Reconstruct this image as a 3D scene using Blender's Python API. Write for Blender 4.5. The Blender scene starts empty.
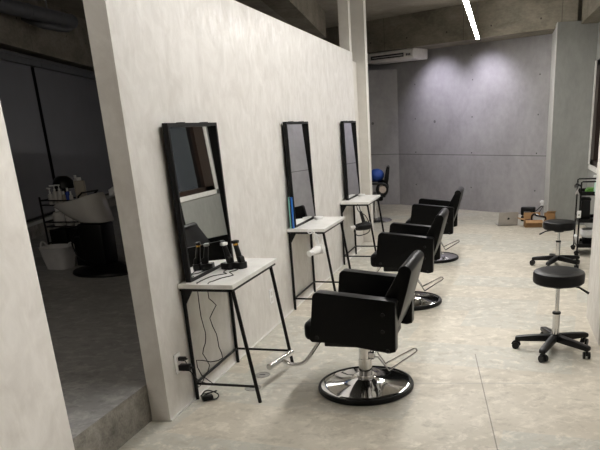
import bpy, bmesh, math, random
from mathutils import Vector, Matrix
random.seed(7)
S = bpy.context.scene
COL = S.collection
PI = math.pi

# ------------------------------------------------------------------ materials
def newmat(name):
    m = bpy.data.materials.new(name); m.use_nodes = True
    nt = m.node_tree; b = nt.nodes['Principled BSDF']
    return m, nt, b
def plain(name, col, rough=.5, metal=0., spec=.5, var=.06, scale=14., bump=0., trans=0., emit=None, coat=0.):
    """simple material with a slight procedural tone variation"""
    m, nt, b = newmat(name); N = nt.nodes.new; L = nt.links.new
    tc = N('ShaderNodeTexCoord'); no = N('ShaderNodeTexNoise'); no.inputs['Scale'].default_value = scale
    no.inputs['Detail'].default_value = 4
    L(tc.outputs['Object'], no.inputs['Vector'])
    r = N('ShaderNodeValToRGB')
    r.color_ramp.elements[0].position = .3; r.color_ramp.elements[1].position = .7
    r.color_ramp.elements[0].color = tuple(max(0, c*(1-var)) for c in col)+(1,)
    r.color_ramp.elements[1].color = tuple(min(1, c*(1+var)) for c in col)+(1,)
    L(no.outputs['Fac'], r.inputs[0]); L(r.outputs[0], b.inputs['Base Color'])
    b.inputs['Roughness'].default_value = rough; b.inputs['Metallic'].default_value = metal
    b.inputs['Specular IOR Level'].default_value = spec
    b.inputs['Transmission Weight'].default_value = trans
    b.inputs['Coat Weight'].default_value = coat
    if bump:
        bp = N('ShaderNodeBump'); bp.inputs['Strength'].default_value = bump; bp.inputs['Distance'].default_value = .004
        L(no.outputs['Fac'], bp.inputs['Height']); L(bp.outputs[0], b.inputs['Normal'])
    if emit:
        b.inputs['Emission Color'].default_value = emit[0]+(1,); b.inputs['Emission Strength'].default_value = emit[1]
    return m
def math_node(nt, op, a, b=None, c=None):
    n = nt.nodes.new('ShaderNodeMath'); n.operation = op
    for i, v in enumerate((a, b, c)):
        if v is None: continue
        if isinstance(v, (int, float)): n.inputs[i].default_value = v
        else: nt.links.new(v, n.inputs[i])
    return n.outputs[0]
def mixc(nt, fac, a, b, blend='MIX'):
    n = nt.nodes.new('ShaderNodeMix'); n.data_type = 'RGBA'; n.blend_type = blend
    for s, v in ((n.inputs[0], fac), (n.inputs[6], a), (n.inputs[7], b)):
        if isinstance(v, (int, float)): s.default_value = v
        elif isinstance(v, tuple): s.default_value = v+(1,) if len(v) == 3 else v
        else: nt.links.new(v, s)
    return n.outputs[2]
def noise(nt, vec, scale, detail=5, rough=.55, dist=0.):
    n = nt.nodes.new('ShaderNodeTexNoise'); nt.links.new(vec, n.inputs['Vector'])
    n.inputs['Scale'].default_value = scale; n.inputs['Detail'].default_value = detail
    n.inputs['Roughness'].default_value = rough; n.inputs['Distortion'].default_value = dist
    return n.outputs['Fac']
def mapped(nt, scale=(1,1,1), rot=(0,0,0)):
    tc = nt.nodes.new('ShaderNodeTexCoord'); mp = nt.nodes.new('ShaderNodeMapping')
    mp.inputs['Scale'].default_value = scale; mp.inputs['Rotation'].default_value = rot
    nt.links.new(tc.outputs['Object'], mp.inputs['Vector']); return mp.outputs[0]
def ramp(nt, fac, p0, p1, c0=(0,0,0), c1=(1,1,1)):
    r = nt.nodes.new('ShaderNodeValToRGB'); e = r.color_ramp.elements
    e[0].position = p0; e[1].position = p1; e[0].color = c0+(1,); e[1].color = c1+(1,)
    nt.links.new(fac, r.inputs[0]); return r.outputs[0]

def plaster(name, c0, c1, rough=.42, bump=.15):
    """trowelled plaster with short vertical brush marks and polished patches"""
    m, nt, b = newmat(name)
    v1 = mapped(nt, (1, 1.4, 1)); n1 = noise(nt, v1, 5, 7, .62, .8)
    v2 = mapped(nt, (1, 3.2, 1.3)); n2 = noise(nt, v2, 6, 7, .65, .5)
    col = mixc(nt, ramp(nt, n1, .35, .68), c0, c1)
    col = mixc(nt, ramp(nt, n2, .52, .72, (0,0,0), (.45,.45,.45)), col, tuple(min(1, x*1.06) for x in c1))
    nt.links.new(col, b.inputs['Base Color'])
    r = ramp(nt, n2, .44, .60, (rough+.1,)*3, (rough-.13,)*3)
    nt.links.new(r, b.inputs['Roughness'])
    bp = nt.nodes.new('ShaderNodeBump'); bp.inputs['Strength'].default_value = bump; bp.inputs['Distance'].default_value = .006
    nt.links.new(n2, bp.inputs['Height']); nt.links.new(bp.outputs[0], b.inputs['Normal'])
    return m
def concrete(name, c0, c1, holes=None, rough=.75, joint_z=None, joint_u=None, stretch=(1,1,1), scale=2.2, spec=.3, axis='X', pits=False):
    """bare concrete: cloudy tone, formwork joints and tie holes on the wall's own axes"""
    m, nt, b = newmat(name)
    v = mapped(nt, stretch); n1 = noise(nt, v, scale, 8, .62, .4); n2 = noise(nt, v, scale*9, 5, .6)
    f = math_node(nt, 'ADD', math_node(nt, 'MULTIPLY', n1, .7), math_node(nt, 'MULTIPLY', n2, .3))
    col = mixc(nt, ramp(nt, f, .36, .66), c0, c1)
    tc = nt.nodes.new('ShaderNodeTexCoord'); sp = nt.nodes.new('ShaderNodeSeparateXYZ')
    nt.links.new(tc.outputs['Object'], sp.inputs[0]); u, z = sp.outputs[axis], sp.outputs['Z']
    dark = tuple(x*.35 for x in c0)
    if holes:
        du, dz, ou, oz, r = holes
        a = math_node(nt, 'PINGPONG', math_node(nt, 'SUBTRACT', u, ou), du/2)
        c = math_node(nt, 'PINGPONG', math_node(nt, 'SUBTRACT', z, oz), dz/2)
        d = math_node(nt, 'SQRT', math_node(nt, 'ADD', math_node(nt, 'MULTIPLY', a, a), math_node(nt, 'MULTIPLY', c, c)))
        col = mixc(nt, math_node(nt, 'LESS_THAN', d, r), col, dark)
    if joint_z is not None:
        k = math_node(nt, 'LESS_THAN', math_node(nt, 'ABSOLUTE', math_node(nt, 'SUBTRACT', z, joint_z)), .007)
        col = mixc(nt, math_node(nt, 'MULTIPLY', k, .75), col, dark)
    if joint_u is not None:
        pu, ou = joint_u
        k = math_node(nt, 'LESS_THAN', math_node(nt, 'PINGPONG', math_node(nt, 'SUBTRACT', u, ou), pu/2), .006)
        col = mixc(nt, math_node(nt, 'MULTIPLY', k, .6), col, dark)
    if pits:
        vo = nt.nodes.new('ShaderNodeTexVoronoi'); vo.inputs['Scale'].default_value = 3.2
        nt.links.new(tc.outputs['Object'], vo.inputs['Vector'])
        k = math_node(nt, 'LESS_THAN', vo.outputs['Distance'], .085)
        k2 = ramp(nt, noise(nt, tc.outputs['Object'], 1.3, 2), .52, .6)
        col = mixc(nt, math_node(nt, 'MULTIPLY', k, k2), col, tuple(x*.55 for x in c0))
    nt.links.new(col, b.inputs['Base Color']); b.inputs['Roughness'].default_value = rough
    b.inputs['Specular IOR Level'].default_value = spec
    bp = nt.nodes.new('ShaderNodeBump'); bp.inputs['Strength'].default_value = .15; bp.inputs['Distance'].default_value = .005
    nt.links.new(n2, bp.inputs['Height']); nt.links.new(bp.outputs[0], b.inputs['Normal'])
    return m
def floor_mat(name, c0, c1, c2, joints=True):
    """screeded cement floor: brushed patches, pale scuffs, one saw-cut joint"""
    m, nt, b = newmat(name)
    v = mapped(nt, (1, 1.1, 1), (0, 0, .12)); n1 = noise(nt, v, 1.1, 8, .62, .8); n2 = noise(nt, v, 10, 9, .74, .4)
    n3 = noise(nt, mapped(nt, (1, 1.3, 1)), 9, 8, .75, .3)
    col = mixc(nt, ramp(nt, n1, .38, .64), c0, c1)
    br = nt.nodes.new('ShaderNodeTexBrick'); br.inputs['Scale'].default_value = .55; br.offset = .37
    br.inputs['Mortar Size'].default_value = 0; br.inputs['Color1'].default_value = (0,0,0,1); br.inputs['Color2'].default_value = (1,1,1,1)
    nt.links.new(mapped(nt, (1, 1, 1), (0, 0, .12)), br.inputs['Vector'])
    patch = math_node(nt, 'MULTIPLY', ramp(nt, br.outputs['Color'], .45, .6), ramp(nt, n2, .3, .6))
    col = mixc(nt, math_node(nt, 'MULTIPLY', patch, .85), col, c2)
    col = mixc(nt, ramp(nt, n2, .50, .62, (0,0,0), (.85,.85,.85)), col, tuple(min(1, x*1.16) for x in c1))
    col = mixc(nt, ramp(nt, n3, .52, .64, (0,0,0), (.7,.7,.7)), col, tuple(x*.78 for x in c0))
    if joints:
        tc = nt.nodes.new('ShaderNodeTexCoord'); sp = nt.nodes.new('ShaderNodeSeparateXYZ')
        nt.links.new(tc.outputs['Object'], sp.inputs[0]); x, y = sp.outputs['X'], sp.outputs['Y']
        d = math_node(nt, 'ABSOLUTE', math_node(nt, 'SUBTRACT', math_node(nt, 'ADD', x, math_node(nt, 'MULTIPLY', y, .12)), .374))
        k = math_node(nt, 'MULTIPLY', math_node(nt, 'LESS_THAN', d, .0035), math_node(nt, 'LESS_THAN', y, 4.4))
        d2 = math_node(nt, 'ABSOLUTE', math_node(nt, 'SUBTRACT', math_node(nt, 'ADD', math_node(nt, 'MULTIPLY', x, -.1), y), 3.86))
        k2 = math_node(nt, 'MULTIPLY', math_node(nt, 'LESS_THAN', d2, .012), math_node(nt, 'LESS_THAN', x, .3))
        col = mixc(nt, math_node(nt, 'MULTIPLY', k, .7), col, tuple(q*.3 for q in c0))
        col = mixc(nt, math_node(nt, 'MULTIPLY', k2, .3), col, tuple(q*.6 for q in c2))
    nt.links.new(col, b.inputs['Base Color'])
    nt.links.new(ramp(nt, n2, .3, .7, (.6,)*3, (.42,)*3), b.inputs['Roughness'])
    b.inputs['Specular IOR Level'].default_value = .4
    bp = nt.nodes.new('ShaderNodeBump'); bp.inputs['Strength'].default_value = .1; bp.inputs['Distance'].default_value = .004
    nt.links.new(n2, bp.inputs['Height']); nt.links.new(bp.outputs[0], b.inputs['Normal'])
    return m

M = {}
M['plaster'] = plaster('pale_plaster', (.62,.595,.56), (.735,.715,.685))
M['plaster_post'] = plaster('post_plaster', (.60,.575,.53), (.66,.635,.59), .6, .06)
M['floor'] = floor_mat('cement_floor', (.475,.435,.36), (.58,.54,.46), (.435,.45,.42))
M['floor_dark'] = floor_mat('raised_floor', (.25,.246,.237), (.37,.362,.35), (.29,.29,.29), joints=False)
M['riser'] = concrete('riser_concrete', (.13,.12,.105), (.34,.32,.285), scale=9)
M['beam'] = concrete('beam_concrete', (.145,.127,.097), (.32,.288,.23), holes=(.9,.45,.2,3.02,.014), joint_u=(1.8,.55), stretch=(.7,1,1.6))
M['ceiling'] = concrete('ceiling_concrete', (.26,.235,.19), (.40,.365,.305))
M['back'] = concrete('grey_wall_concrete', (.27,.26,.264), (.395,.382,.386), holes=(1.35,.62,.35,.42,.013), joint_z=1.0, scale=1.2, stretch=(1,1,.8), pits=True, rough=.6)
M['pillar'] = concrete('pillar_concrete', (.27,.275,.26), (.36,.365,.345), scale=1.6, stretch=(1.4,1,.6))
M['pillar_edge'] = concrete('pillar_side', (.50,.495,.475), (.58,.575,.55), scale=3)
M['leather'] = plain('black_leather', (.0016,.0016,.0017), .36, spec=.15, var=.15, scale=60, bump=.08)
M['vinyl'] = plain('black_vinyl', (.003,.003,.0033), .42, spec=.25, var=.15, scale=60, bump=.05)
M['black_metal'] = plain('black_metal', (.0025,.0025,.0025), .45, spec=.25)
M['black_plastic'] = plain('black_plastic', (.003,.003,.0032), .4, spec=.3)
M['chrome'] = plain('chrome', (.66,.66,.66), .07, 1., var=.02)
M['steel'] = plain('brushed_steel', (.6,.6,.6), .25, 1., var=.05)
M['mirror'] = plain('mirror_glass', (.86,.87,.86), .0, 1., var=0)
M['marble'] = concrete('white_marble', (.70,.69,.66), (.84,.83,.81), scale=6, rough=.3, spec=.5)
M['white'] = plain('white_plastic', (.82,.82,.81), .35)
M['offwhite'] = plain('offwhite_plastic', (.62,.60,.57), .4)
M['cloth_white'] = plain('white_towel', (.72,.72,.72), .9, bump=.4, scale=90)
M['grey_metal'] = plain('grey_metal', (.2,.2,.2), .45, .6)
M['blind'] = plain('charcoal_blind', (.19,.19,.205), .85, spec=.2, var=.03, scale=3)
M['rail'] = plain('grey_rail', (.16,.16,.165), .5, .3)
M['sill'] = plain('sill', (.4,.4,.38), .6)
M['wood'] = plain('dark_brown_frame', (.02,.009,.0045), .45, var=.2, scale=20)
M['trim'] = plain('pale_trim', (.74,.73,.70), .6)
M['duct'] = plain('duct_wrap', (.10,.10,.105), .55, .2, var=.12, scale=10)
M['ceramic'] = plain('white_ceramic', (.50,.49,.47), .18, var=.02)
M['basket'] = plain('white_basket', (.6,.59,.59), .6)
M['blue'] = plain('blue_plastic', (.02,.07,.42), .4)
M['blue_cloth'] = plain('blue_cloth', (.012,.05,.26), .7, bump=.2)
M['teal'] = plain('pale_teal', (.22,.52,.48), .4)
M['bluestrip'] = plain('bright_blue', (.01,.14,.55), .4)
M['mint'] = plain('mint_plastic', (.5,.68,.6), .3)
M['green'] = plain('green_cloth', (.05,.15,.012), .8, bump=.3, scale=40)
M['beige'] = plain('beige_plastic', (.36,.32,.26), .5)
M['tan'] = plain('tan_upholstery', (.42,.35,.30), .6)
M['card'] = plain('cardboard', (.38,.22,.10), .85, var=.08)
M['navy'] = plain('navy_cloth', (.01,.012,.06), .8)
M['paper'] = plain('white_paper', (.75,.75,.76), .8)
M['alu'] = plain('silver_laptop', (.42,.395,.37), .4, .35)
M['logo'] = plain('dark_emblem', (.05,.05,.05), .25, .5)
M['gold'] = plain('gold_trim', (.62,.36,.07), .25, 1.)
M['dark'] = plain('black_gap', (.003,.003,.003), .9)
M['cap'] = plain('floor_cap_metal', (.30,.29,.27), .5, .4, scale=40, var=.2)
M['ac'] = plain('ac_white', (.74,.71,.69), .45)
M['acdark'] = plain('ac_grille', (.035,.033,.033), .5)
M['wire'] = plain('steel_wire', (.35,.34,.34), .35, .8)
M['tube'] = plain('led_tube', (.9,.9,.9), .5, emit=((1.,.975,.94), 62.))
def glass_mat():
    m, nt, b = newmat('dark_window_glass')
    b.inputs['Base Color'].default_value = (.85,.9,.9,1); b.inputs['Roughness'].default_value = .0
    b.inputs['Transmission Weight'].default_value = 1.; b.inputs['IOR'].default_value = 1.45
    return m
M['glass'] = glass_mat()

# ------------------------------------------------------------------ mesh helpers
class MB:
    def __init__(s): s.bm = bmesh.new()
    def _add(s, verts, faces):
        vs = [s.bm.verts.new(v) for v in verts]
        out = []
        for f in faces:
            try: out.append(s.bm.faces.new([vs[i] for i in f]))
            except ValueError: pass
        return vs, out
    def _merge(s, tmp, mat=None):
        me = bpy.data.meshes.new('t'); tmp.to_mesh(me); tmp.free()
        if mat: me.transform(mat)
        s.bm.from_mesh(me); bpy.data.meshes.remove(me)
    def box(s, lo, hi, bev=0., seg=2, mat=None):
        t = bmesh.new(); bmesh.ops.create_cube(t, size=1)
        for v in t.verts: v.co = Vector([lo[i]+(v.co[i]+.5)*(hi[i]-lo[i]) for i in range(3)])
        if bev: bmesh.ops.bevel(t, geom=t.edges[:], offset=bev, segments=seg, affect='EDGES', profile=.5)
        s._merge(t, mat); return s
    def prism(s, poly, a, b, axis='y', bev=0., seg=3, mat=None):
        """polygon in the two other axes, extruded from a to b"""
        def P(p, k):
            return {'y': (p[0], k, p[1]), 'z': (p[0], p[1], k), 'x': (k, p[0], p[1])}[axis]
        t = bmesh.new(); n = len(poly)
        A = [t.verts.new(P(p, a)) for p in poly]; B = [t.verts.new(P(p, b)) for p in poly]
        t.faces.new(A); t.faces.new(B[::-1])
        for i in range(n): t.faces.new((A[i], B[i], B[(i+1) % n], A[(i+1) % n]))
        bmesh.ops.recalc_face_normals(t, faces=t.faces[:])
        if bev:
            es = [e for e in t.edges if e.calc_face_angle(0) > .35]
            bmesh.ops.bevel(t, geom=es, offset=bev, segments=seg, affect='EDGES', profile=.5, clamp_overlap=True)
        s._merge(t, mat); return s
    def tube(s, pts, r, seg=10, closed=False):
        pts = [Vector(p) for p in pts]; n = len(pts)
        rs = r if isinstance(r, (list, tuple)) else [r]*n
        tang = []
        for i in range(n):
            a = pts[i-1] if (i or closed) else pts[0]
            b = pts[(i+1) % n] if (i < n-1 or closed) else pts[-1]
            tang.append((b-a).normalized())
        ref = Vector((0,0,1)) if abs(tang[0].z) < .9 else Vector((1,0,0))
        nx = tang[0].cross(ref).normalized(); rings = []
        for i in range(n):
            if i:
                ax = tang[i-1].cross(tang[i])
                if ax.length > 1e-6: nx = Matrix.Rotation(tang[i-1].angle(tang[i]), 3, ax.normalized()) @ nx
            ny = tang[i].cross(nx)
            rings.append([s.bm.verts.new(pts[i]+(nx*math.cos(2*PI*k/seg)+ny*math.sin(2*PI*k/seg))*rs[i]) for k in range(seg)])
        for i in range(n if closed else n-1):
            A, B = rings[i], rings[(i+1) % n]
            for k in range(seg): s.bm.faces.new((A[k], A[(k+1) % seg], B[(k+1) % seg], B[k]))
        if not closed:
            s.bm.faces.new(rings[0][::-1]); s.bm.faces.new(rings[-1])
        return s
    def cyl(s, p0, p1, r0, r1=None, seg=24):
        return s.tube([p0, p1], [r0, r0 if r1 is None else r1], seg)
    def lathe(s, prof, c=(0,0,0), seg=48, mat=None, sx=1., sy=1.):
        t = bmesh.new(); rings = []
        for r, z in prof:
            if r < 1e-6: rings.append([t.verts.new((0, 0, z))])
            else: rings.append([t.verts.new((r*sx*math.cos(2*PI*k/seg), r*sy*math.sin(2*PI*k/seg), z)) for k in range(seg)])
        for A, B in zip(rings[:-1], rings[1:]):
            for k in range(seg):
                q = [A[k % len(A)], A[(k+1) % len(A)], B[(k+1) % len(B)], B[k % len(B)]]
                u = []
                for v in q:
                    if v not in u: u.append(v)
                if len(u) > 2: t.faces.new(u)
        bmesh.ops.recalc_face_normals(t, faces=t.faces[:])
        s._merge(t, Matrix.Translation(c) @ (mat or Matrix())); return s
    def ball(s, c, r, seg=20, sc=(1,1,1), noise=0.):
        t = bmesh.new(); bmesh.ops.create_uvsphere(t, u_segments=seg, v_segments=seg//2, radius=r)
        for v in t.verts:
            k = 1+random.uniform(-noise, noise)
            v.co = Vector((v.co.x*sc[0]*k, v.co.y*sc[1]*k, v.co.z*sc[2]*k))
        s._merge(t, Matrix.Translation(c)); return s
    def loft(s, rings, cap=True):
        R = [[s.bm.verts.new(p) for p in r] for r in rings]; n = len(R[0])
        for A, B in zip(R[:-1], R[1:]):
            for k in range(n): s.bm.faces.new((A[k], A[(k+1) % n], B[(k+1) % n], B[k]))
        if cap: s.bm.faces.new(R[0][::-1]); s.bm.faces.new(R[-1])
        return s
    def build(s, name, mat, parent=None, loc=None, rot=None, smooth=True, angle=38, label=None):
        bmesh.ops.recalc_face_normals(s.bm, faces=s.bm.faces[:])
        me = bpy.data.meshes.new(name); s.bm.to_mesh(me); s.bm.free()
        me.materials.append(M[mat])
        if smooth:
            me.shade_smooth(); me.set_sharp_from_angle(angle=math.radians(angle))
        o = bpy.data.objects.new(name, me); COL.objects.link(o)
        if parent: o.parent = parent
        if loc: o.location = loc
        if rot is not None: o.rotation_euler = rot
        if label: o['label'] = label
        return o
def tag(o, label, cat, group=None):
    o['label'] = label; o['category'] = cat
    if group: o['group'] = group
    return o
def thing(name, label, cat, loc=(0,0,0), rz=0., group=None, rot=None):
    o = bpy.data.objects.new(name, None); COL.objects.link(o); o.empty_display_size = .1
    o.location = loc; o.rotation_euler = rot or (0, 0, rz)
    return tag(o, label, cat, group)
def struct(mb, name, mat, loc=None, rot=None, **k):
    o = mb.build(name, mat, loc=loc, rot=rot, smooth=False, **k); o['kind'] = 'structure'; return o
def copy_tree(o, parent=None):
    c = o.copy(); COL.objects.link(c)
    if parent: c.parent = parent
    for ch in list(o.children): copy_tree(ch, c)
    return c
def smoothpath(pts, n=6, closed=False):
    """Catmull-Rom through points"""
    P = [Vector(p) for p in pts]; out = []; m = len(P)
    for i in range(m if closed else m-1):
        g = (lambda k: P[k % m]) if closed else (lambda k: P[max(0, min(m-1, k))])
        p0, p1, p2, p3 = g(i-1), g(i), g(i+1), g(i+2)
        for k in range(n):
            t = k/n
            out.append(.5*((2*p1)+(p2-p0)*t+(2*p0-5*p1+4*p2-p3)*t*t+(3*p1-p0-3*p2+p3)*t**3))
    if not closed: out.append(P[-1])
    return out

# ------------------------------------------------------------------ the room
WX, WT = -1.855, .115            # salon face of the partition, its thickness
WH = 2.43                        # partition height
CEIL = 3.4
UA = math.atan2(-.55, .835)      # direction of the angled back wall
BA = Vector((-.851, 12.531, 0))
def bw(s, n, z=0):               # point on the back wall's own axes
    return BA + Vector((.835, -.55, 0))*s + Vector((.55, .835, 0))*n + Vector((0, 0, z))

struct(MB().prism([(-3.2,14.6),(-3.2,8.45),(WX-WT-.011,8.45),(WX-WT-.011,-2.5),(1.32,-2.5),(1.32,11.1),(.8,11.5),(-1.4,13.0),(-2.1,13.5),(-2.1,14.6)], -.15, 0, 'z'), 'floor', 'floor')
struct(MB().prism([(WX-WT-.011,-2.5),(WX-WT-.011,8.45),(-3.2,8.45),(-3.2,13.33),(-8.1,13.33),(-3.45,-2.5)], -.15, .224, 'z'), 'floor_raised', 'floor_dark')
struct(MB().box((WX-WT-.011,-2.5,0),(WX-WT-.004,3.1,.222)), 'trim_1', 'riser')
struct(MB().box((-9,-2.7,CEIL),(2,15,CEIL+.15)), 'ceiling', 'ceiling')
# partition: main panel and the near panel before the opening
struct(MB().box((WX-WT,3.1,0),(WX,8.42,WH)), 'wall_left', 'plaster')
struct(MB().box((WX-WT,-2.5,0),(WX,2.283,WH)), 'wall_left_near', 'plaster')
struct(MB().box((WX,3.1,0),(WX+.008,8.42,.011)), 'baseboard_left', 'trim')
struct(MB().box((WX-WT-.01,8.30,WH),(WX-.002,8.41,CEIL)), 'trim_2', 'plaster_post')
struct(MB().box((-2.01,8.95,0),(-1.80,9.10,CEIL)), 'trim_3', 'plaster_post')
struct(MB().box((-2.05,8.42,0),(-1.925,8.95,2.36)), 'wall_left_far', 'plaster_post')
# angled grey wall at the back, its lower return on the left
struct(MB().box((-3.2,0,0),(2.75,.2,CEIL)), 'wall_back', 'back', loc=BA, rot=(0,0,UA))
struct(MB().box((-5.9,0,0),(0,.12,2.58)), 'wall_back_left', 'back', loc=(-2.06,13.33,0))
# pillar at the right end
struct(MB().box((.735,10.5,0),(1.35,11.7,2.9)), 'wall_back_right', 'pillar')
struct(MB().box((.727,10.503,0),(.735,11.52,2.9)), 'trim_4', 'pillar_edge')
# right wall with the window opening, the near wall stub and the wall behind the camera
struct(MB().box((1.3,5.4,0),(1.45,11.2,.93)).box((1.3,5.4,2.36),(1.45,11.2,CEIL)).box((1.3,10.36,.93),(1.45,11.2,2.36)).box((1.3,5.4,.93),(1.45,7.0,2.36)), 'wall_right', 'pillar')
struct(MB().box((.74,4.676,0),(1.45,5.43,CEIL)), 'wall_right_stub', 'plaster')
struct(MB().box((1.3,-2.5,0),(1.45,4.676,CEIL)), 'wall_right_near', 'plaster')
struct(MB().box((-4,-2.65,0),(1.45,-2.5,CEIL)), 'wall_front', 'plaster')
# window
w = MB().box((1.3,7.0,.93),(1.43,7.08,2.36)).box((1.3,10.02,.93),(1.43,10.36,2.36)).box((1.3,7.0,.93),(1.43,10.36,1.0)).box((1.3,7.0,2.28),(1.43,10.36,2.36)) \
    .box((1.31,9.0,1.0),(1.42,9.15,2.28)).box((1.31,8.0,1.0),(1.42,8.12,2.28)).build('window_1', 'wood', smooth=False)
w['kind'] = 'structure'
MB().box((1.36,7.08,1.0),(1.366,10.28,2.28)).build('glass', 'glass', w, smooth=False)
MB().box((1.282,10.36,.86),(1.30,10.44,2.36)).box((1.282,7.0,.86),(1.30,10.44,.93)).build('window_trim', 'trim', w, smooth=False)
# beams
BO = .55                          # how far the cross beam stands in front of the back wall
struct(MB().box((-3.6,-BO,2.86),(2.6,-.0,CEIL)), 'trim_5', 'beam', loc=BA, rot=(0,0,UA))
LB = math.atan2(4.0, -.55)
struct(MB().box((-3.5,0,3.0),(3.6,.32,CEIL)), 'trim_6', 'beam', loc=(-2.53,8.15,0), rot=(0,0,LB))
struct(MB().box((0,0,2.86),(6,.3,CEIL)), 'trim_7', 'beam', loc=(1.06,10.5,0), rot=(0,0,-PI/2+.03))
# far left room: window wall with blinds below a concrete beam
DW = Vector((-.29,1,0)).normalized(); AW = Vector((-6.33,8.07,0)); LW = math.atan2(DW.y, DW.x)
def wl(s, n, z=0): return AW + DW*s + Vector((-DW.y, DW.x, 0))*n + Vector((0,0,z))
struct(MB().box((-11,.1,.2),(6,.25,CEIL)), 'wall_far_left', 'riser', loc=AW, rot=(0,0,LW))
struct(MB().box((-11,-.14,2.66),(6,.1,CEIL)), 'trim_8', 'beam', loc=AW, rot=(0,0,LW))
struct(MB().box((-11,-.03,.43),(6,.1,.47)), 'trim_9', 'sill', loc=AW, rot=(0,0,LW))
struct(MB().box((-11,.09,.47),(6,.1,2.6)), 'trim_10', 'dark', loc=AW, rot=(0,0,LW))

# ------------------------------------------------------------------ lamps and added fill lights
def led(y0, y1, label, x=-.43):
    t = thing('ceiling_light', label, 'light', (x, (y0+y1)/2, 2.80), 0, 'slim led tubes under the ceiling')
    h = (y1-y0)/2
    MB().box((-.026,-h,-.004),(.026,h,.004), .002).build('diffuser', 'tube', t)
    MB().box((-.022,-h,.0045),(.022,h,.03)).build('housing', 'white', t)
    for s in (-.8, .8): MB().cyl((0, s*h, .03), (0, s*h, CEIL-2.80), .003, seg=6).build('suspension_wire', 'wire', t)
led(7.0, 11.1, 'bright white led tube hanging from the concrete ceiling before the grey back wall')
led(2.9, 6.9, 'white led tube over the styling chairs, above the top of the photo')

def spot(loc, tgt, e, size, blend, col):  # serves the back wall washers and the added fill spots
    l = bpy.data.lights.new('wash_or_fill_spot', 'SPOT'); l.energy = e; l.spot_size = size; l.spot_blend = blend
    l.color = col; l.shadow_soft_size = .04
    o = bpy.data.objects.new('wash_or_fill_spot', l); COL.objects.link(o); o.location = loc
    o.rotation_euler = (Vector(tgt)-Vector(loc)).to_track_quat('-Z', 'Y').to_euler()
SPC = (.88,.84,1.)
for s in (.71, -.35): spot(bw(s, -.85, 2.80), bw(s, 0, 1.85), 42, 1.6, 1., SPC)
for y in (3.6, 6.0, 8.4): spot((.35, y, 3.3), (.2, y-.3, 0), 42, 1.35, 1., (1.,.965,.915))  # unseen spots added to brighten the salon floor
def fill_lamp(loc, e, r, col=(1.,.95,.88)):
    l = bpy.data.lights.new('added_room_fill', 'POINT'); l.energy = e; l.color = col; l.shadow_soft_size = r
    o = bpy.data.objects.new('added_room_fill', l); COL.objects.link(o); o.location = loc
spot((.8, 3.4, 3.3), (-1.855, 1.55, 1.0), 170, .75, .8, (1.,.96,.9))  # unseen narrow spot, added to brighten the near wall panel
fill_lamp((-3.1, .8, 3.1), 38, .25)  # unseen soft light added to lift the dim left room

# ------------------------------------------------------------------ styling chairs
def arc_corner(cx, cz, r, a0, a1, n=5):
    return [(cx+r*math.cos(math.radians(a0+(a1-a0)*i/n)), cz+r*math.sin(math.radians(a0+(a1-a0)*i/n))) for i in range(n+1)]
TILT = math.radians(1.6)
def make_chair(label, loc, rz):
    t = thing('styling_chair', label, 'chair', loc, rz, 'black salon chairs facing the mirrors')
    arm = [(.265,.383),(.262,.655)] + arc_corner(.245,.66,.02,10,80,3) + arc_corner(-.19,.68,.03,95,175,4) + [(-.243,.43)] + arc_corner(-.225,.43,.02,185,260,3) + [(-.1,.412),(.23,.372)]
    for sgn in (-1, 1):
        y0, y1 = (sgn*.245, sgn*.322)
        a = MB().prism(arm, min(y0,y1), max(y0,y1), 'y', .018, 3).build('armrest', 'leather', t)
        a.rotation_euler = (0, TILT, 0)
        for bx, bz in ((.19,.60),(.19,.50),(.22,.385),(-.2,.44)):
            MB().cyl((bx, sgn*.318, bz), (bx, sgn*.327, bz), .012, seg=14).build('button', 'black_plastic', a)
    MB().box((-.30,-.243,.40),(.14,.243,.52), .035, 4).build('seat', 'leather', t)
    back = [(.10,.44),(.215,.68),(.285,.805)] + arc_corner(.322,.803,.040,160,5,6) + [(.335,.70),(.295,.56),(.24,.42),(.15,.40)]
    MB().prism(back, -.242, .242, 'y', .02, 3).build('backrest', 'leather', t)
    MB().box((-.2,-.2,.335),(.2,.2,.40), .01).build('seat_plate', 'black_metal', t)
    MB().cyl((0,0,.07),(0,0,.20),.043,.043,32).cyl((0,0,.20),(0,0,.345),.039,.039,32).lathe([(.043,.075),(.056,.075),(.059,.085),(.056,.095),(.043,.095)], seg=32).build('column', 'chrome', t)
    MB().lathe([(0,.004),(.285,.004),(.298,.008),(.303,.016),(.299,.026),(.285,.032),(.25,.034),(.17,.043),(.10,.056),(.065,.070),(.045,.078),(0,.078)], seg=72).build('base', 'chrome', t)
    MB().lathe([(.288,.030),(.288,.035),(.300,.033),(.306,.022),(.306,.008),(.300,.002),(.288,.002)], seg=72).build('base_rim', 'black_metal', t, label='black outer rim')
    fr = MB().tube(smoothpath([(-.14,0,.37),(-.26,0,.345),(-.33,0,.26),(-.42,0,.14),(-.48,0,.105),(-.54,0,.10),(-.605,0,.12)], 6), .0125, 12)
    fr = fr.build('footrest', 'chrome', t)
    fr.rotation_euler = (0, 0, math.radians(-9))
    MB().cyl((-.615,-.15,.125),(-.615,.15,.125), .021, seg=20).build('foot_bar', 'chrome', fr)
    MB().tube([(.04,.03,.235),(.07,.04,.232),(.115,.085,.135),(.275,.235,.19),(.288,.243,.188),(.294,.238,.176),(.284,.222,.166),(.14,.055,.100),(.085,.01,.205),(.04,-.01,.21)], .0062, 8).build('pump_pedal', 'chrome', t)
    MB().box((.03,-.03,.20),(.065,.045,.245), .006).build('pump_bracket', 'chrome', t)
    for ch in t.children:
        if ch.name.split('.')[0] in ('armrest', 'seat', 'backrest'): ch.location = (-.012, 0, {'armrest': -.012, 'seat': -.02, 'backrest': .004}[ch.name.split('.')[0]])
    return t
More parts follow.
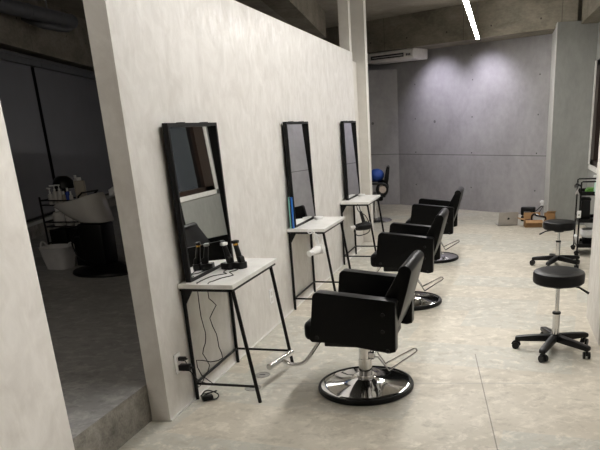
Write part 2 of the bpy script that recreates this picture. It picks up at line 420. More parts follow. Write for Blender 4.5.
c1 = make_chair('nearest of the three black styling chairs, its whole chrome disc base in view', (-.822,3.72,0), math.radians(-2))
for lab, loc, rz in (('middle black styling chair, partly hidden behind the nearest one', (-.825,5.77,0), -1),
                     ('farthest black styling chair of the row, near the grey back wall', (-.80,7.80,0), -1)):
    c = copy_tree(c1); c['label'] = lab; c.location = loc; c.rotation_euler = (0,0,math.radians(rz))

# ------------------------------------------------------------------ tables and mirrors
def make_table(label, y):
    t = thing('side_table', label, 'table', (WX, y, 0), 0, 'narrow marble tables under the mirrors')
    L = .775
    MB().box((.002,0,.718),(.345,L,.745), .002, 1).build('tabletop', 'marble', t)
    MB().box((.005,.012,.70),(.335,.030,.718)).box((.005,L-.03,.70),(.335,L-.012,.718)).box((.005,.012,.70),(.023,L-.012,.718)).box((.317,.012,.70),(.335,L-.012,.718)).build('top_frame', 'black_metal', t)
    for yy in (.035, L-.085):
        MB().tube([(.014,yy,0),(.014,yy,.71)], .0115, 10).build('leg', 'black_metal', t)
        MB().tube([(.43,yy-.012,0),(.325,yy,.71)], .0115, 10).build('leg', 'black_metal', t)
        MB().cyl((.014,yy,.105),(.413,yy-.01,.105), .008, seg=10).build('crossbar', 'black_metal', t)
        MB().prism([(.022,.70),(.075,.70),(.022,.61)], yy-.004, yy+.004, 'y').build('bracket', 'black_metal', t)
    MB().cyl((.014,.035,.105),(.014,L-.085,.105), .009, seg=10).build('crossbar', 'black_metal', t)
    return t
t1 = make_table('nearest of three white marble topped tables, with two black clippers on it', 3.39)
for lab, y in (('middle white marble table on black legs, with a white hair dryer hanging below', 5.42), ('farthest white marble table on black legs, beside the pale column', 7.38)):
    t = copy_tree(t1); t['label'] = lab; t.location = (WX, y, 0)
def make_mirror(label, y):
    t = thing('wall_mirror', label, 'mirror', (WX, y, .746), 0, 'tall black framed mirrors')
    W, Hh, d, b = .635, .888, .034, .02
    fr = MB().box((.001,0,0),(d,b,Hh), .0015, 1).box((.001,W-b,0),(d,W,Hh), .0015, 1).box((.001,b,0),(d,W-b,b)).box((.001,b,Hh-b),(d,W-b,Hh)).box((0,.005,.005),(.001,W-.005,Hh-.005))
    fr.build('frame', 'black_metal', t, smooth=False)
    gl = MB().box((.029,b-.002,b-.002),(.032,W-b+.002,Hh-b+.002)).build('mirror_glass', 'mirror', t, smooth=False); gl.rotation_euler = (0, math.radians(-1.85), 0)
    for yy in (.2, .5): MB().box((-.018,yy,Hh-.012),(.024,yy+.03,Hh+.004)).build('hanging_bracket', 'black_metal', t, smooth=False)
    t.location.x += .036; t.rotation_euler = (0, math.radians(-1.0), math.radians(-.5))
    return t
m1 = make_mirror('nearest of the three tall black framed mirrors, behind the two clippers', 3.43)
for lab, y in (('middle black framed mirror with a teal and blue folder at its side', 5.48), ('farthest tall black framed mirror, closest to the pale column', 7.56)):
    m = copy_tree(m1); m['label'] = lab; m.location = (WX+.036, y, .746)

# clippers on charging stands, table one
def make_clipper(label, loc, rz, gold):
    t = thing('hair_clipper', label, 'clipper', loc, rz, 'cordless clippers on charging stands')
    MB().prism([(-.038,-.036),(.03,-.036),(.042,-.02),(.042,.02),(.03,.036),(-.038,.036)], 0, .042, 'z', .006, 2).build('charging_stand', 'black_plastic', t)
    MB().prism([(.0,.035),(.035,.035),(.026,.075),(.006,.085)], -.02, .02, 'y', .004, 2).build('cradle', 'black_plastic', t)
    def ring(z, cx, a, b): return [(cx+a*math.cos(2*PI*k/16), b*math.sin(2*PI*k/16), z) for k in range(16)]
    MB().loft([ring(.03,.008,.014,.016), ring(.06,.004,.018,.020), ring(.10,-.004,.017,.019), ring(.135,-.014,.015,.018), ring(.15,-.018,.013,.019)]).build('body', 'black_plastic', t)
    if gold: MB().loft([ring(.148,-.0175,.0138,.0198), ring(.160,-.0215,.0125,.0202)]).build('gold_band', 'gold', t, label='gold coloured band')
    z0 = .16 if gold else .15
    MB().box((-.034,-.023,z0),(-.006,.023,z0+.018), .003).build('blade', 'black_metal' if gold else 'white', t, label=None if gold else 'pale blade guard')
    return t
ca = make_clipper('black hair clipper with pale blade guard, standing left on the nearest marble table', (-1.712,3.82,.745), math.radians(-14), False)
cb = make_clipper('black hair clipper with a gold band, standing right on the nearest marble table', (-1.645,3.84,.745), math.radians(-20), True)
def cord(parent, pts, r, n=2):
    inv = (Matrix.Translation(parent.location) @ parent.rotation_euler.to_matrix().to_4x4()).inverted()
    return MB().tube([inv @ p for p in smoothpath(pts, n)], r, 6).build('power_cord', 'black_plastic', parent)
cord(ca, [(-1.71,3.79,.749),(-1.70,3.70,.749),(-1.66,3.66,.75),(-1.72,3.60,.75),(-1.735,3.50,.75),(-1.735,3.42,.751),(-1.735,3.402,.735),(-1.735,3.40,.55),(-1.72,3.40,.45),(-1.73,3.40,.38),(-1.76,3.41,.31),(-1.72,3.40,.24),(-1.76,3.39,.16),(-1.80,3.38,.10),(-1.815,3.35,.2),(-1.832,3.31,.312)], .0028)
cord(cb, [(-1.64,3.80,.749),(-1.64,3.75,.749),(-1.66,3.70,.75),(-1.60,3.62,.75),(-1.64,3.55,.75),(-1.66,3.46,.75),(-1.668,3.42,.751),(-1.668,3.402,.735),(-1.67,3.40,.66),(-1.63,3.40,.62),(-1.68,3.40,.54),(-1.65,3.40,.44),(-1.645,3.40,.36),(-1.63,3.40,.29),(-1.70,3.38,.27),(-1.78,3.36,.285),(-1.77,3.38,.18),(-1.70,3.39,.12),(-1.79,3.38,.14),(-1.80,3.34,.2),(-1.83,3.30,.262)], .0028)
t = thing('plug_bundle', 'tangle of black plug and cord ends on the floor by the nearest table leg', 'cord', (-1.775,3.42,0))
MB().box((-.03,-.02,0),(.035,.015,.028), .004, mat=Matrix.Rotation(.7,4,'Z')).build('plug_body', 'black_plastic', t)
MB().tube(smoothpath([(-.03,-.02,.03),(-.01,.03,.05),(.05,.05,.02),(.06,0,.01),(.0,-.03,.012),(-.04,.02,.01),(.03,.06,.035),(.05,.02,.05),(-.02,-.01,.04)],8), .004, 6).build('cord_loop', 'black_plastic', t)

def outlet(label, y, z, w=.072, h=.12):
    t = thing('wall_outlet', label, 'outlet', (WX, y, z))
    MB().box((.0005,-w/2,-h/2),(.009,w/2,h/2), .003, 2).build('cover_plate', 'white', t)
    for s in (-.025,.025): MB().box((.009,-.017,s-.016),(.0105,.017,s+.016)).build('socket', 'offwhite', t)
    return t
outlet('white wall outlet with two black plugs at the near end of the partition', 3.265, .30)
outlet('white wall outlet between the nearest and middle tables', 4.89, .275)
for lab, z, l in (('small black plug in the upper socket of the near outlet', .325, .055), ('thick black power adapter in the lower socket of the near outlet', .272, .085)):
    t = thing('power_plug', lab, 'plug', (WX+.0085, 3.275, z))
    hw = .014 if l < .06 else .022
    MB().box((0,-hw,-hw*.8),(l*.8,hw,hw*.8), .004).build('plug_body', 'black_plastic', t)
    MB().cyl((l*.8,0,0),(l,0,0), .006, .004, 10).build('strain_relief', 'black_plastic', t)

# round white discs on tables two and three
for lab, loc in (('small round white dish on the middle marble table beside its mirror', (-1.725,6.02,.745)), ('small round white dish on the farthest marble table beside its mirror', (-1.72,8.0,.745))):
    tag(MB().lathe([(0,0),(.042,0),(.046,.006),(.046,.022),(.042,.027),(.036,.027),(.033,.022),(0,.022)], loc, 32).build('round_dish', 'white'), lab, 'dish', 'round white dishes')
# folder beside the middle mirror
t = thing('folder', 'slim teal and blue folder standing against the side of the middle mirror', 'folder', (WX+.03,5.44,.746))
MB().box((0,0,0),(.012,.008,.27)).build('cover', 'teal', t, smooth=False, label='pale teal cover')
MB().box((.012,0,0),(.024,.02,.27)).build('pages', 'black_plastic', t, smooth=False)
MB().box((.024,-.001,0),(.034,.021,.27)).build('spine', 'bluestrip', t, smooth=False, label='bright blue spine')

def make_dryer(name, label, loc, mat, cmat, rot, strap):
    t = thing(name, label, 'hair dryer', loc, rot=rot)
    # body along local -x (nozzle), handle up +z
    MB().lathe([(0,-.075),(.030,-.073),(.038,-.06),(.041,-.03),(.040,0),(.035,.045),(.028,.075),(.026,.08),(0,.08)], mat=Matrix.Rotation(-PI/2,4,'Y'), seg=32).build('barrel', mat, t)
    MB().cyl((-.08,0,0),(-.125,0,0), .022, .026, 24).build('nozzle', 'offwhite' if mat != 'white' else 'white', t)
    def ring(z, x, a): return [(x+a*math.cos(2*PI*k/16), a*.8*math.sin(2*PI*k/16), z) for k in range(16)]
    MB().loft([ring(.02,.012,.02), ring(.06,.008,.018), ring(.11,.0,.0165), ring(.145,-.006,.014)]).build('handle', mat, t)
    MB().tube(smoothpath(strap, 7), .0045, 6).build('cord', cmat, t)
    return t
make_dryer('hair_dryer', 'white hair dryer hanging by its cord from the middle table', (-1.575,5.40,.565), 'white', 'white', (0, math.radians(-6), math.radians(68)),
    [(-.006,0,.14),(-.03,0,.18),(-.075,0,.205),(-.10,.0,.19),(-.09,-.005,.17),(-.05,-.01,.165),(.02,-.02,.12),(.05,-.03,.05),(.03,-.045,-.03),(.0,-.045,.03),(.03,-.04,.08),(.06,-.02,.02),(.05,-.02,-.04),(.02,-.04,-.02),(.02,-.03,.06)])
bd = make_dryer('hair_dryer', 'black hair dryer hanging by its cord from the farthest table', (-1.575,7.345,.472), 'black_plastic', 'black_plastic', (0, math.radians(-6), math.radians(25)),
    [(-.006,0,.14),(-.012,0,.19),(-.02,.01,.212),(-.03,.02,.20),(-.024,.0,.15),(.03,-.03,.10),(.06,-.03,.0),(.03,-.045,-.06),(-.07,-.03,-.075),(-.10,-.03,-.02),(-.03,-.045,.03),(.03,-.045,.05)])

bd.scale = (1.2, 1.2, 1.2)
# round caps in the floor under table one
for lab, loc in (('round metal floor cap under the nearest table, the farther of two', (-1.573,3.855,0)), ('round metal floor cap by the near table leg, the nearer of two', (-1.555,3.629,0))):
    t = thing('floor_cap', lab, 'floor cap', loc, 0, 'round floor caps')
    MB().lathe([(0,.002),(.042,.002),(.043,.0035),(.052,.0035),(.054,.0005)], seg=40).build('cap_plate', 'cap', t)
    MB().box((-.02,-.003,.002),(.02,.003,.0038)).build('slot', 'black_metal', t)

# ------------------------------------------------------------------ stools
def make_stool(label, loc, rz, top):
    t = thing('rolling_stool', label, 'stool', loc, rz, 'black rolling stools')
    R = .178
    MB().lathe([(0,top-.088),(R-.012,top-.088),(R-.002,top-.078),(R,top-.06),(R,top-.022),(R-.006,top-.008),(R-.02,top-.001),(R-.06,top+.003),(0,top+.004)], seg=56).build('seat', 'vinyl', t)
    MB().lathe([(0,top-.12),(.05,top-.12),(.07,top-.10),(.10,top-.088),(0,top-.088)], seg=32).build('seat_mount', 'black_metal', t)
    lv = MB().tube([(.03,0,top-.095),(.14,-.035,top-.112),(.205,-.06,top-.148)], [.006,.007,.009], 10).build('lever', 'black_plastic', t); lv.rotation_euler = (0, 0, -rz)
    MB().cyl((0,0,.10),(0,0,.28), .026, .026, 28).build('outer_column', 'chrome', t)
    MB().lathe([(.0,.277),(.029,.277),(.03,.283),(.029,.292),(0,.292)], seg=28).build('collar', 'black_plastic', t)
    MB().cyl((0,0,.28),(0,0,top-.11), .014, .014, 24).build('gas_rod', 'chrome', t)
    MB().lathe([(0,.075),(.045,.075),(.05,.085),(.048,.115),(.035,.125),(0,.125)], seg=32).build('hub', 'black_plastic', t)
    for k in range(5):
        a = 2*PI*k/5; rm = Matrix.Rotation(a, 4, 'Z')
        poly = [(.03,.07),(.03,.124),(.16,.112),(.262,.098),(.285,.092),(.285,.062),(.2,.064)]
        leg = MB().prism(poly, -.024, .024, 'y', .008, 2, mat=rm).build('leg', 'black_plastic', t)
        cm = rm @ Matrix.Translation((.268,0,0)) @ Matrix.Rotation(1.2*k+.6, 4, 'Z')
        m = MB(); m.cyl((0,0,.07),(0,0,.05), .007, seg=10)
        m.prism(arc_corner(-.008,.030,.034,0,180,8), -.009, .009, 'y', .002, 1)
        m.bm.transform(cm)
        cs = m.build('caster', 'black_plastic', leg)
        for yy in (-.017, .017):
            m = MB().cyl((-.008,yy-.008,.0255),(-.008,yy+.008,.0255), .0255, seg=24)
            m.bm.transform(cm); m.build('wheel', 'black_plastic', cs)
    return t
st = make_stool('nearer black round stool on five casters, in front of the right wall stub', (.414,4.535,0), math.radians(32), .592)
st2 = make_stool('farther black round stool on five casters, beside the black trolley', (.65,7.42,0), math.radians(28), .512)
for ch in st2.children:
    if ch.name.startswith('lever'): ch.rotation_euler = (0,0,math.radians(170))

# ------------------------------------------------------------------ black trolley with its things
t = thing('trolley', 'black metal tiered trolley half hidden behind the right wall stub', 'trolley', (.93,8.03,0))
TW, TD = .34, .40
for x in (0, TW):
    for y in (0, TD):
        p = MB().box((x-.009,y-.009,.06),(x+.009,y+.009,.86)).build('post', 'black_metal', t, smooth=False)
        c = MB().cyl((x,y,.06),(x,y,.045), .006, seg=10).prism(arc_corner(x-.006,.03,.033,0,180,8), y-.008, y+.008, 'y').build('caster', 'black_plastic', p)
        MB().cyl((x-.006,y-.014,.025),(x-.006,y+.014,.025), .025, seg=20).build('wheel', 'black_plastic', c)
for z in (.10, .40, .72):
    m = MB().box((-.005,-.005,z),(TW+.005,TD+.005,z+.006))
    for lo, hi in (((-.006,-.006,z),(TW+.006,-.002,z+.045)), ((-.006,TD+.002,z),(TW+.006,TD+.006,z+.045)), ((-.006,-.006,z),(-.002,TD+.006,z+.045)), ((TW+.002,-.006,z),(TW+.006,TD+.006,z+.045))): m.box(lo, hi)
    m.build('tray', 'black_metal', t, smooth=False)
MB().tube([(0,0,.84),(0,0,.87),(.015,0,.88),(TW-.015,0,.88),(TW,0,.87),(TW,0,.84)], .009, 8).tube([(0,TD,.84),(0,TD,.87),(.015,TD,.88),(TW-.015,TD,.88),(TW,TD,.87),(TW,TD,.84)], .009, 8).build('top_rail', 'black_metal', t)
MB().tube([(0,0,.83),(-.05,.03,.85),(-.06,.1,.83),(-.05,.2,.80),(-.03,.3,.80),(0,TD,.83)], .012, 8).build('push_handle', 'black_metal', t)
t = thing('spray_bottle', 'pale mint spray bottle on the top of the black trolley', 'bottle', (1.115,8.05,.727))
MB().lathe([(0,0),(.036,0),(.038,.01),(.038,.13),(.03,.16),(.014,.18),(.014,.195),(0,.195)], seg=28).build('bottle_body', 'mint', t)
MB().box((-.05,-.011,.20),(.022,.011,.225), .004).cyl((0,0,.19),(0,0,.205), .016, seg=16).build('spray_head', 'white', t)
tag(MB().box((.0,.0,.0),(.24,.18,.055), .02, 3).box((.02,.01,.05),(.21,.16,.068), .008, 2).build('folded_cape', 'green', loc=(1.0,8.09,.727)), 'bright green folded cape on the top tray of the trolley', 'cape')
t = thing('storage_box', 'tall black box on the middle shelf of the trolley', 'box', (.945,8.10,.407))
MB().prism([(0,0),(.12,0),(.112,.26),(.008,.26)], 0, .16, 'y', .006, 2).build('box_body', 'black_plastic', t)
MB().box((.002,-.004,.245),(.118,.164,.275), .004).build('lid', 'black_plastic', t)
t = thing('waste_bin', 'black bin with a white liner on the bottom tray of the trolley', 'bin', (1.10,8.20,.107))
MB().lathe([(0,0),(.095,0),(.115,.17),(.118,.175),(.110,.175),(.092,.01),(0,.01)], seg=36).build('bin_body', 'black_plastic', t)
MB().lathe([(.108,.10),(.12,.12),(.124,.165),(.122,.19),(.112,.195),(.104,.16)], seg=36, sx=1.02).build('liner', 'cloth_white', t)
t = thing('towel', 'white towel draped over the left edge of the bottom tray', 'towel', (.945,8.07,.11))
tag(MB().prism([(0,.0),(.012,.10),(-.03,.13),(-.045,.11),(-.02,.02)], 0, .15, 'y', .008, 2).build('towel_fold', 'cloth_white', t), 'x', 'x')
for k in ('label', 'category'): del t.children[0][k]
t = thing('hair_clips', 'bunch of black and silver hair clips hanging on the trolley handle', 'hair clip', (.895,8.015,.80))
for i, (mm, a) in enumerate((('steel',.4),('black_plastic',-.5),('steel',-.1),('black_plastic',.15))):
    MB().prism([(-.012,-.055+.01*i),(.0,.04),(.012,-.05-.01*i),(.004,-.075),(-.006,-.07)], -.004+.01*i, .004+.01*i, 'y', .002, 1, mat=Matrix.Rotation(a,4,'Y')).build('clip', mm, t)
t = thing('card_holder', 'small white tag hanging from the left trolley post', 'tag', (.935,8.018,.46))
MB().box((-.035,-.006,0),(.012,.0,.085), .002).build('plate', 'white', t)
MB().cyl((-.012,-.0065,.035),(-.012,-.009,.035), .009, seg=16).build('dot', 'grey_metal', t)

# ------------------------------------------------------------------ things on the floor by the back wall
t = thing('laptop', 'silver laptop standing open on the floor before the grey back wall', 'laptop', (.115,10.42,0), math.radians(13))
MB().box((-.155,0,.002),(.155,.22,.014), .004).build('base', 'alu', t)
ld = MB().box((-.155,-.005,0),(.155,.0,.215), .002, 1)
for v in ld.bm.verts: v.co = Matrix.Rotation(math.radians(14),4,'X') @ v.co
lid = ld.build('lid', 'alu', t, loc=(0,0,.012))
# emblem
ap = []
for k in range(40):
    a = 2*PI*k/40; r = .019*(1+.05*math.cos(2*a)-.16*max(0,math.cos(a-PI/2))**8-.10*max(0,math.cos(a+PI/2))**10)
    x, z = r*math.cos(a), r*math.sin(a)
    d = math.hypot(x+.021, z-.003)
    if d < .009: x += (.009-d)
    ap.append((x, z))
em = MB().prism(ap, -.0062, -.0052, 'y'); em.prism([(.0,.021),(-.002,.028),(-.008,.033),(-.007,.026)], -.0062, -.0052, 'y')
for v in em.bm.verts: v.co = Matrix.Rotation(math.radians(14),4,'X') @ (v.co+Vector((0,0,.108)))
em.build('emblem', 'logo', lid, label='small dark round emblem')
sc = MB().box((-.145,.0001,.012),(.145,.0008,.205))
for v in sc.bm.verts: v.co = Matrix.Rotation(math.radians(14),4,'X') @ v.co
sc.build('screen', 'black_plastic', lid)
MB().box((-.13,.05,.014),(.13,.14,.0152)).build('keyboard', 'black_plastic', t)

t = thing('cardboard_box', 'open brown cardboard box on the floor, stuffed with dark and white things', 'box', (.51,10.25,0), math.radians(6))
m = MB()
for lo, hi in (((-.13,0,0),(.13,.006,.11)), ((-.13,.19,0),(.13,.196,.11)), ((-.13,0,0),(-.124,.196,.11)), ((.124,0,0),(.13,.196,.11)), ((-.13,0,0),(.13,.196,.006))): m.box(lo, hi)
m.build('box_body', 'card', t, smooth=False)
MB().prism([(-.124,.11),(-.128,.115),(-.235,.135),(-.235,.131)], 0, .19, 'y').build('flap', 'card', t)
MB().prism([(.0,.11),(-.07,.075),(-.07,.08),(.0,.115)], -.13, .13, 'x').build('flap', 'card', t)
MB().prism([(.196,.11),(.22,.20),(.224,.20),(.20,.11)], -.13, .13, 'x').build('flap', 'card', t)
tag(MB().ball((0,0,0), .06, sc=(1.2,.8,.62)).build('navy_pouch', 'navy', loc=(.45,10.345,.072)), 'dark navy pouch in the open cardboard box', 'pouch')
t = thing('shoe', 'black and white shoe lying on top of the open cardboard box', 'shoe', (.57,10.345,.10), math.radians(-10))
MB().prism([(-.08,.01),(-.06,.075),(-.02,.10),(.04,.055),(.11,.035),(.115,.01),(.02,-.01)], -.035, .035, 'y', .012, 2).build('upper', 'paper', t, label='white upper')
MB().tube(smoothpath([(-.08,-.045,.0),(-.085,-.05,.06),(-.05,-.05,.10),(-.01,-.05,.075),(.06,-.05,.065),(.12,-.045,.05),(.13,-.04,.015)],5), .014, 8).build('trim_band', 'black_plastic', t)
t = thing('cardboard_box', 'small upright brown cardboard carton against the pillar foot', 'box', (.765,10.37,0), math.radians(10))
MB().box((-.075,0,0),(.075,.10,.20), .002, 1).build('box_body', 'card', t)
MB().prism([(0,.20),(-.05,.235),(-.05,.239),(0,.204)], -.07, .07, 'x').build('flap', 'card', t)
t = thing('tool_case', 'black case standing on the floor behind the open cardboard box', 'case', (.43,10.85,0), math.radians(-15))
MB().box((-.115,0,.10),(.115,.10,.235), .02, 3).build('upper_half', 'black_plastic', t)
MB().box((-.11,.0,0),(.10,.10,.09), .02, 3).build('lower_half', 'black_plastic', t)
MB().box((-.09,.02,.08),(.09,.08,.11)).build('hinge', 'grey_metal', t)
MB().tube([(-.05,-.004,.15),(-.05,-.02,.16),(.05,-.02,.16),(.05,-.004,.15)], .006, 8).build('handle', 'grey_metal', t)
t = thing('wall_outlet', 'white wall outlet with adapters on the back wall beside the pillar', 'outlet', bw(1.88,-.001,.21), UA)
MB().box((-.05,-.008,-.04),(.045,0,.06), .003).build('cover_plate', 'white', t)
t = thing('power_adapter', 'white power adapter plugged in low beside the grey pillar', 'plug', bw(1.88,-.0105,.21), UA)
MB().box((-.045,-.04,.012),(.04,0,.05), .006).build('adapter_body', 'white', t)
MB().box((-.02,-.035,-.03),(.03,0,.005), .006).build('plug_body', 'white', t)
MB().tube(smoothpath([(.0,-.03,-.03),(-.02,-.08,-.06),(-.09,-.14,-.14),(-.14,-.22,-.17),(-.15,-.3,-.203)],6), .007, 6).tube(smoothpath([(.02,-.03,-.03),(.03,-.09,-.07),(.02,-.16,-.13),(-.02,-.3,-.203)],6), .007, 6).build('cord', 'black_plastic', t)

# ------------------------------------------------------------------ ceiling suspended air conditioner
t = thing('air_conditioner', 'long white air conditioner hanging under the concrete beam at the back', 'air conditioner', bw(-.60,-.51,2.675), UA)
prof = [(0,.03),(.03,.0),(.40,-.005),(.42,.02),(.42,.17),(.05,.17),(0,.15)]
MB().prism([(-p[0] if False else p[0], p[1]+.012) for p in prof], -1.25, 0, 'x', .008, 2).build('housing', 'ac', t)
MB().prism([(-.003,.055),(-.003,.118),(.01,.118),(.01,.05)], -1.05, -.22, 'x').build('grille', 'acdark', t)
MB().box((-1.0,-.012,.078),(-.24,.0,.088), .002).build('louver', 'ac', t)
for x in (-.16,-.12,-.08): MB().box((x,-.004,.065),(x+.022,.001,.10)).build('display_panel', 'acdark', t)
MB().box((-1.25,.05,.18),(-.02,.42,.187)).build('mounting_plate', 'grey_metal', t)

# ------------------------------------------------------------------ farther chair behind the column
t = thing('salon_chair', 'black chair with round tan armrest, half hidden behind the far pale column', 'chair', (-2.13,11.0,0), math.radians(9))
MB().prism([(.10,.42),(.20,.87)] + arc_corner(.235,.885,.03,160,20,4) + [(.245,.72),(.18,.42)], -.23, .23, 'y', .015, 2).build('backrest', 'leather', t)
MB().box((-.28,-.23,.36),(.14,.23,.47), .03, 3).build('seat', 'leather', t)
for s in (-1, 1):
    m = MB().tube([(.13+.085*math.cos(2*PI*k/20), s*.26, .555+.10*math.sin(2*PI*k/20)) for k in range(20)], .022, 8, closed=True)
    m.tube([(.10,s*.26,.65),(-.1,s*.26,.655),(-.24,s*.26,.655),(-.25,s*.26,.45)], .02, 8)
    a = m.build('armrest', 'black_plastic', t)
    MB().cyl((.14,s*.245,.555),(.14,s*.285,.555), .058, seg=24).build('arm_pad', 'tan', a, label='round tan side pad')
MB().cyl((0,0,.03),(0,0,.37), .035, seg=24).build('column', 'chrome', t)
MB().lathe([(0,0),(.27,0),(.28,.012),(.26,.03),(.1,.05),(0,.06)], seg=48).build('base', 'steel', t)
MB().tube(smoothpath([(-.2,0,.37),(-.32,0,.25),(-.42,0,.12),(-.5,0,.11)],5), .012, 8).cyl((-.5,-.14,.11),(-.5,.14,.11), .017, seg=12).build('footrest', 'chrome', t)
tag(MB().ball((0,0,0), .13, 28, (1.0,1.25,.82), .012).build('cushion', 'blue_cloth', loc=(-2.08,10.93,.775)), 'deep blue cushion resting on the arms of the far black chair', 'cushion')

# ------------------------------------------------------------------ dim room on the left
RF = .224
def blind(s0, s1, label):
    t = thing('roller_blind', label, 'blind', wl((s0+s1)/2, 0, .5), LW, 'charcoal roller blinds')
    h = (s1-s0)/2
    MB().box((-h,.03,0),(h,.033,1.998)).build('fabric', 'blind', t, smooth=False)
    MB().box((-h,.02,-.02),(h,.043,.01), .006).build('bottom_bar', 'black_metal', t)
    return t
blind(-5.6, -2.5, 'charcoal roller blind nearest the camera, hidden behind the near wall panel')
blind(-2.38, .80, 'left of the two visible charcoal roller blinds in the dim room')
blind(.92, 4.1, 'right of the two visible charcoal roller blinds, behind the shampoo bowl')
t = thing('blind_rail', 'grey double rail running above the dark blinds', 'rail', wl(-1, 0, 2.50), LW)
MB().box((-4.6,-.03,0),(2.05,.085,.075)).box((-4.6,-.05,.075),(2.05,.085,.11)).build('rail_section', 'rail', t, smooth=False)
MB().box((2.06,-.03,0),(5,.085,.075)).box((2.06,-.05,.075),(5,.085,.11)).build('rail_section', 'rail', t, smooth=False)
# ducts
t = thing('ventilation_duct', 'dark wrapped ventilation pipe hanging below the ceiling in the dim room', 'duct', (-5.93,9.0,3.05), 0)
m = MB().tube([(.20,-9,0),(0,0,0)], .088, 28)
for y in (-.02,-.9,-1.8): m.tube([(-y*.022,y,0),(-y*.022,y-.03,0)], .093, 28)
m.build('main_pipe', 'duct', t)
MB().tube(smoothpath([(-.28,-.62,-.02),(-.08,-.62,-.10),(.02,-.55,-.125),(.01,-.3,-.12),(.0,-.1,-.09),(0,-.02,-.03)],6), .045, 16).build('branch_pipe', 'duct', t)
MB().cyl((0,-.5,.08),(0,-.5,CEIL-3.05), .008, seg=8).build('hanger_rod', 'grey_metal', t)

# shampoo unit
t = thing('shampoo_basin', 'white ceramic shampoo basin on a black pedestal in the dim room', 'shampoo basin', (-4.04,6.0,RF))
rings = []
def brow(f, z0, z1, sx, sy, cx):
    return [(cx+sx*math.copysign(abs(math.cos(2*PI*k/36))**.75, math.cos(2*PI*k/36)), sy*math.copysign(abs(math.sin(2*PI*k/36))**.75, math.sin(2*PI*k/36)),
             (z0+z1)/2+(z1-z0)/2*math.cos(2*PI*k/36)) for k in range(36)]
outer = [brow(0,.515,.50,.10,.10,-.02), brow(0,.53,.515,.165,.15,-.03), brow(0,.58,.60,.20,.18,-.09), brow(0,.635,.71,.225,.20,-.14), brow(0,.67,.79,.24,.205,-.18)]
inner = [brow(0,.675,.80,.23,.195,-.18), brow(0,.66,.77,.205,.17,-.17), brow(0,.60,.66,.16,.14,-.11), brow(0,.56,.58,.12,.12,-.05)]
MB().loft(outer+inner).build('bowl', 'ceramic', t)
MB().prism([(-.15,.08),(.075,.08),(.085,.50),(-.185,.50)], -.12, .12, 'y', .02, 2).build('pedestal', 'black_plastic', t)
MB().box((.0,.30,0),(.03,.33,.02)).lathe([(0,0),(.36,0),(.37,.012),(.36,.03),(.16,.05),(.12,.08),(0,.08)], (.03,0,0), 56, sx=1.0, sy=.9).build('base_plate', 'black_metal', t)
MB().tube(smoothpath([(-.16,-.1,.47),(-.26,-.12,.33),(-.22,-.13,.18),(-.16,-.1,.12)],6), .009, 8).build('hose', 'black_plastic', t)
MB().box((-.30,-.05,.06),(-.16,.08,.36), .01).build('pump_box', 'black_plastic', t)
t = thing('shampoo_chair', 'black reclining shampoo chair beside the white basin, mostly behind the partition', 'chair', (-3.22,6.75,RF))
MB().prism([(-.34,.74),(-.28,.80),(.12,.46),(.10,.38),(.0,.38)], -.26, .26, 'y', .03, 3).build('backrest', 'leather', t)
MB().box((-.05,-.27,.30),(.6,.27,.44), .03, 3).build('seat', 'leather', t)
for s in (-1, 1): MB().box((-.1,s*.30-.04,.30),(.45,s*.30+.04,.60), .02, 3).build('armrest', 'leather', t)
MB().box((.02,-.2,0),(.42,.2,.30), .02).build('plinth', 'black_plastic', t)
tag(MB().prism([(0,0),(.10,.05),(.19,.09),(.2,.075),(.11,.03),(.04,-.06),(.0,-.07)], -.09, .09, 'y', .006, 2).build('towel', 'cloth_white', loc=(-4.06,6.37,RF+.80)), 'white towel over the headrest behind the shampoo basin', 'towel')

# laundry basket
t = thing('laundry_basket', 'white plastic tub basket with two handles on the raised floor', 'basket', (-4.665,6.12,RF), math.radians(-4))
def rr(a, b, z, n=36, p=.55): return [(a*math.copysign(abs(math.cos(2*PI*k/n))**p, math.cos(2*PI*k/n)), b*math.copysign(abs(math.sin(2*PI*k/n))**p, math.sin(2*PI*k/n)), z) for k in range(n)]
MB().loft([rr(.125,.10,0), rr(.148,.12,.12), rr(.165,.135,.225), rr(.171,.14,.235), rr(.162,.131,.23), rr(.144,.116,.12), rr(.12,.096,.008)]).build('tub', 'basket', t)
for s in (-1, 1):
    MB().tube([(s*.166+s*.012*math.sin(PI*k/10), -.045*math.cos(PI*k/10), .225+.05*math.sin(PI*k/10)) for k in range(11)], .010, 8).build('handle', 'basket', t)

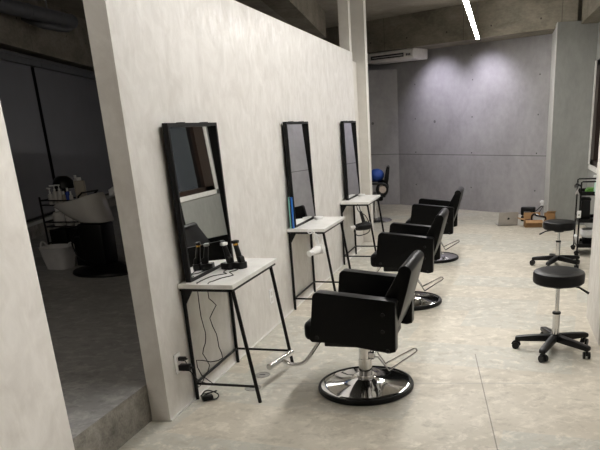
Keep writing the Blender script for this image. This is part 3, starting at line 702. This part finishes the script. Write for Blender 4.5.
# rack with bottles
t = thing('bottle_rack', 'black wire rack trolley holding shampoo bottles against the dark blinds', 'rack', (-5.13,6.6,RF))
RW, RD = .485, .30
for x in (0, RW):
    for y in (0, RD): MB().cyl((x,y,0),(x,y,.70), .011, seg=10).build('post', 'black_metal', t)
for z in (.12,.36,.60):
    m = MB().box((0,0,z),(RW,RD,z+.012))
    for zz in (z+.06,): m.tube([(0,0,zz),(RW,0,zz),(RW,RD,zz),(0,RD,zz)], .007, 8, closed=True)
    m.build('shelf', 'black_metal', t)
MB().tube([(RW,0,.70),(RW+.05,0,.74),(RW+.05,RD,.74),(RW,RD,.70)], .010, 8).build('push_handle', 'black_metal', t)
for x0 in (.02, .255): MB().box((x0,.02,.132),(x0+.21,.27,.33), .01).build('drawer', 'black_plastic', t)
BZ = RF+.612
def bottle(label, x, y, r, h, mat, pump, z=BZ, rect=False, group='bottles on the dark rack'):
    t = thing('pump_bottle' if pump else 'bottle', label, 'bottle', (x, y, z), random.uniform(-.5,.5), group)
    if rect: MB().box((-r,-r*.6,0),(r,r*.6,h), .012, 3).build('bottle_body', mat, t)
    else: MB().lathe([(0,0),(r*.95,0),(r,.008),(r,h*.8),(r*.8,h*.93),(r*.35,h*.97),(r*.35,h),(0,h)], seg=24).build('bottle_body', mat, t)
    if pump:
        MB().cyl((0,0,h),(0,0,h+.02), r*.4, seg=14).cyl((0,0,h+.02),(0,0,h+.05), .006, seg=8).box((-.05,-.01,h+.048),(.014,.01,h+.062), .003).build('pump', 'white', t)
    else:
        MB().cyl((0,0,h),(0,0,h+.035), r*.45, seg=16).build('cap', 'white', t)
bottle('leftmost small pale pump bottle on the dark rack', -5.04, 6.67, .026, .12, 'offwhite', True)
bottle('second pale pump bottle from the left on the dark rack', -4.975, 6.67, .028, .15, 'offwhite', True)
bottle('third pale pump bottle from the left on the dark rack, before the black dome', -4.915, 6.67, .027, .155, 'offwhite', True)
bottle('beige squat bottle just left of the blue bottle on the rack', -4.862, 6.66, .024, .11, 'beige', False)
bottle('slim blue bottle on the dark rack', -4.81, 6.66, .024, .145, 'blue', False)
bottle('pale capped bottle just right of the blue one on the rack', -4.765, 6.645, .02, .11, 'offwhite', False)
bottle('large beige square bottle at the right end of the rack', -4.71, 6.76, .055, .25, 'beige', False, rect=True)
bottle('tall pale capped bottle behind the blue bottle on the rack', -4.80, 6.83, .03, .27, 'offwhite', False)
tag(MB().lathe([(0,.30),(.05,.297),(.09,.27),(.115,.22),(.12,.17),(.115,.165),(.08,.16),(0,.16)], seg=36).lathe([(0,0),(.06,0),(.05,.02),(.03,.17),(0,.17)], seg=20).build('hood', 'black_plastic', loc=(-4.955,6.82,BZ)), 'black domed cap stand behind the bottles on the rack', 'stand')
for lab, x, mt, r, h in (('grey white jug on the lower rack shelf, left one', -5.0, 'offwhite', .06, .16), ('pale bottle on the lower rack shelf, middle one', -4.87, 'offwhite', .04, .14), ('slim pale bottle on the lower rack shelf, right one', -4.78, 'offwhite', .03, .15)):
    bottle(lab, x, 6.69, r, h, mt, False, z=RF+.372, group='bottles on the lower rack shelf')

# ------------------------------------------------------------------ world, camera, view
wd = bpy.data.worlds.new('night'); S.world = wd; wd.use_nodes = True
wd.node_tree.nodes['Background'].inputs[0].default_value = (.012,.014,.018,1); wd.node_tree.nodes['Background'].inputs[1].default_value = 1.
cd = bpy.data.cameras.new('camera'); cam = bpy.data.objects.new('camera', cd); COL.objects.link(cam)
cd.sensor_fit = 'HORIZONTAL'; cd.sensor_width = 36; cd.lens = 36*640./600
cd.shift_x = (300-388.895)/600; cd.shift_y = (346.403-225)/600; cd.clip_start = .05
R = Matrix(((.98565476,-.02814404,.16641093),(.16631803,.32957012,-.92936637),(-.02868795,.94371153,.32952322)))
cam.matrix_world = Matrix.Translation((0,0,1.6)) @ R.to_4x4()
S.camera = cam
S.view_settings.view_transform = 'Standard'; S.view_settings.look = 'None'; S.view_settings.gamma = 1
S.view_settings.use_curve_mapping = False
S.view_settings.exposure = .86
S.cycles.use_denoising = True
S.cycles.max_bounces = 8; S.cycles.diffuse_bounces = 5; S.cycles.glossy_bounces = 5
S.cycles.caustics_reflective = False; S.cycles.caustics_refractive = False
S.cycles.sample_clamp_indirect = 6
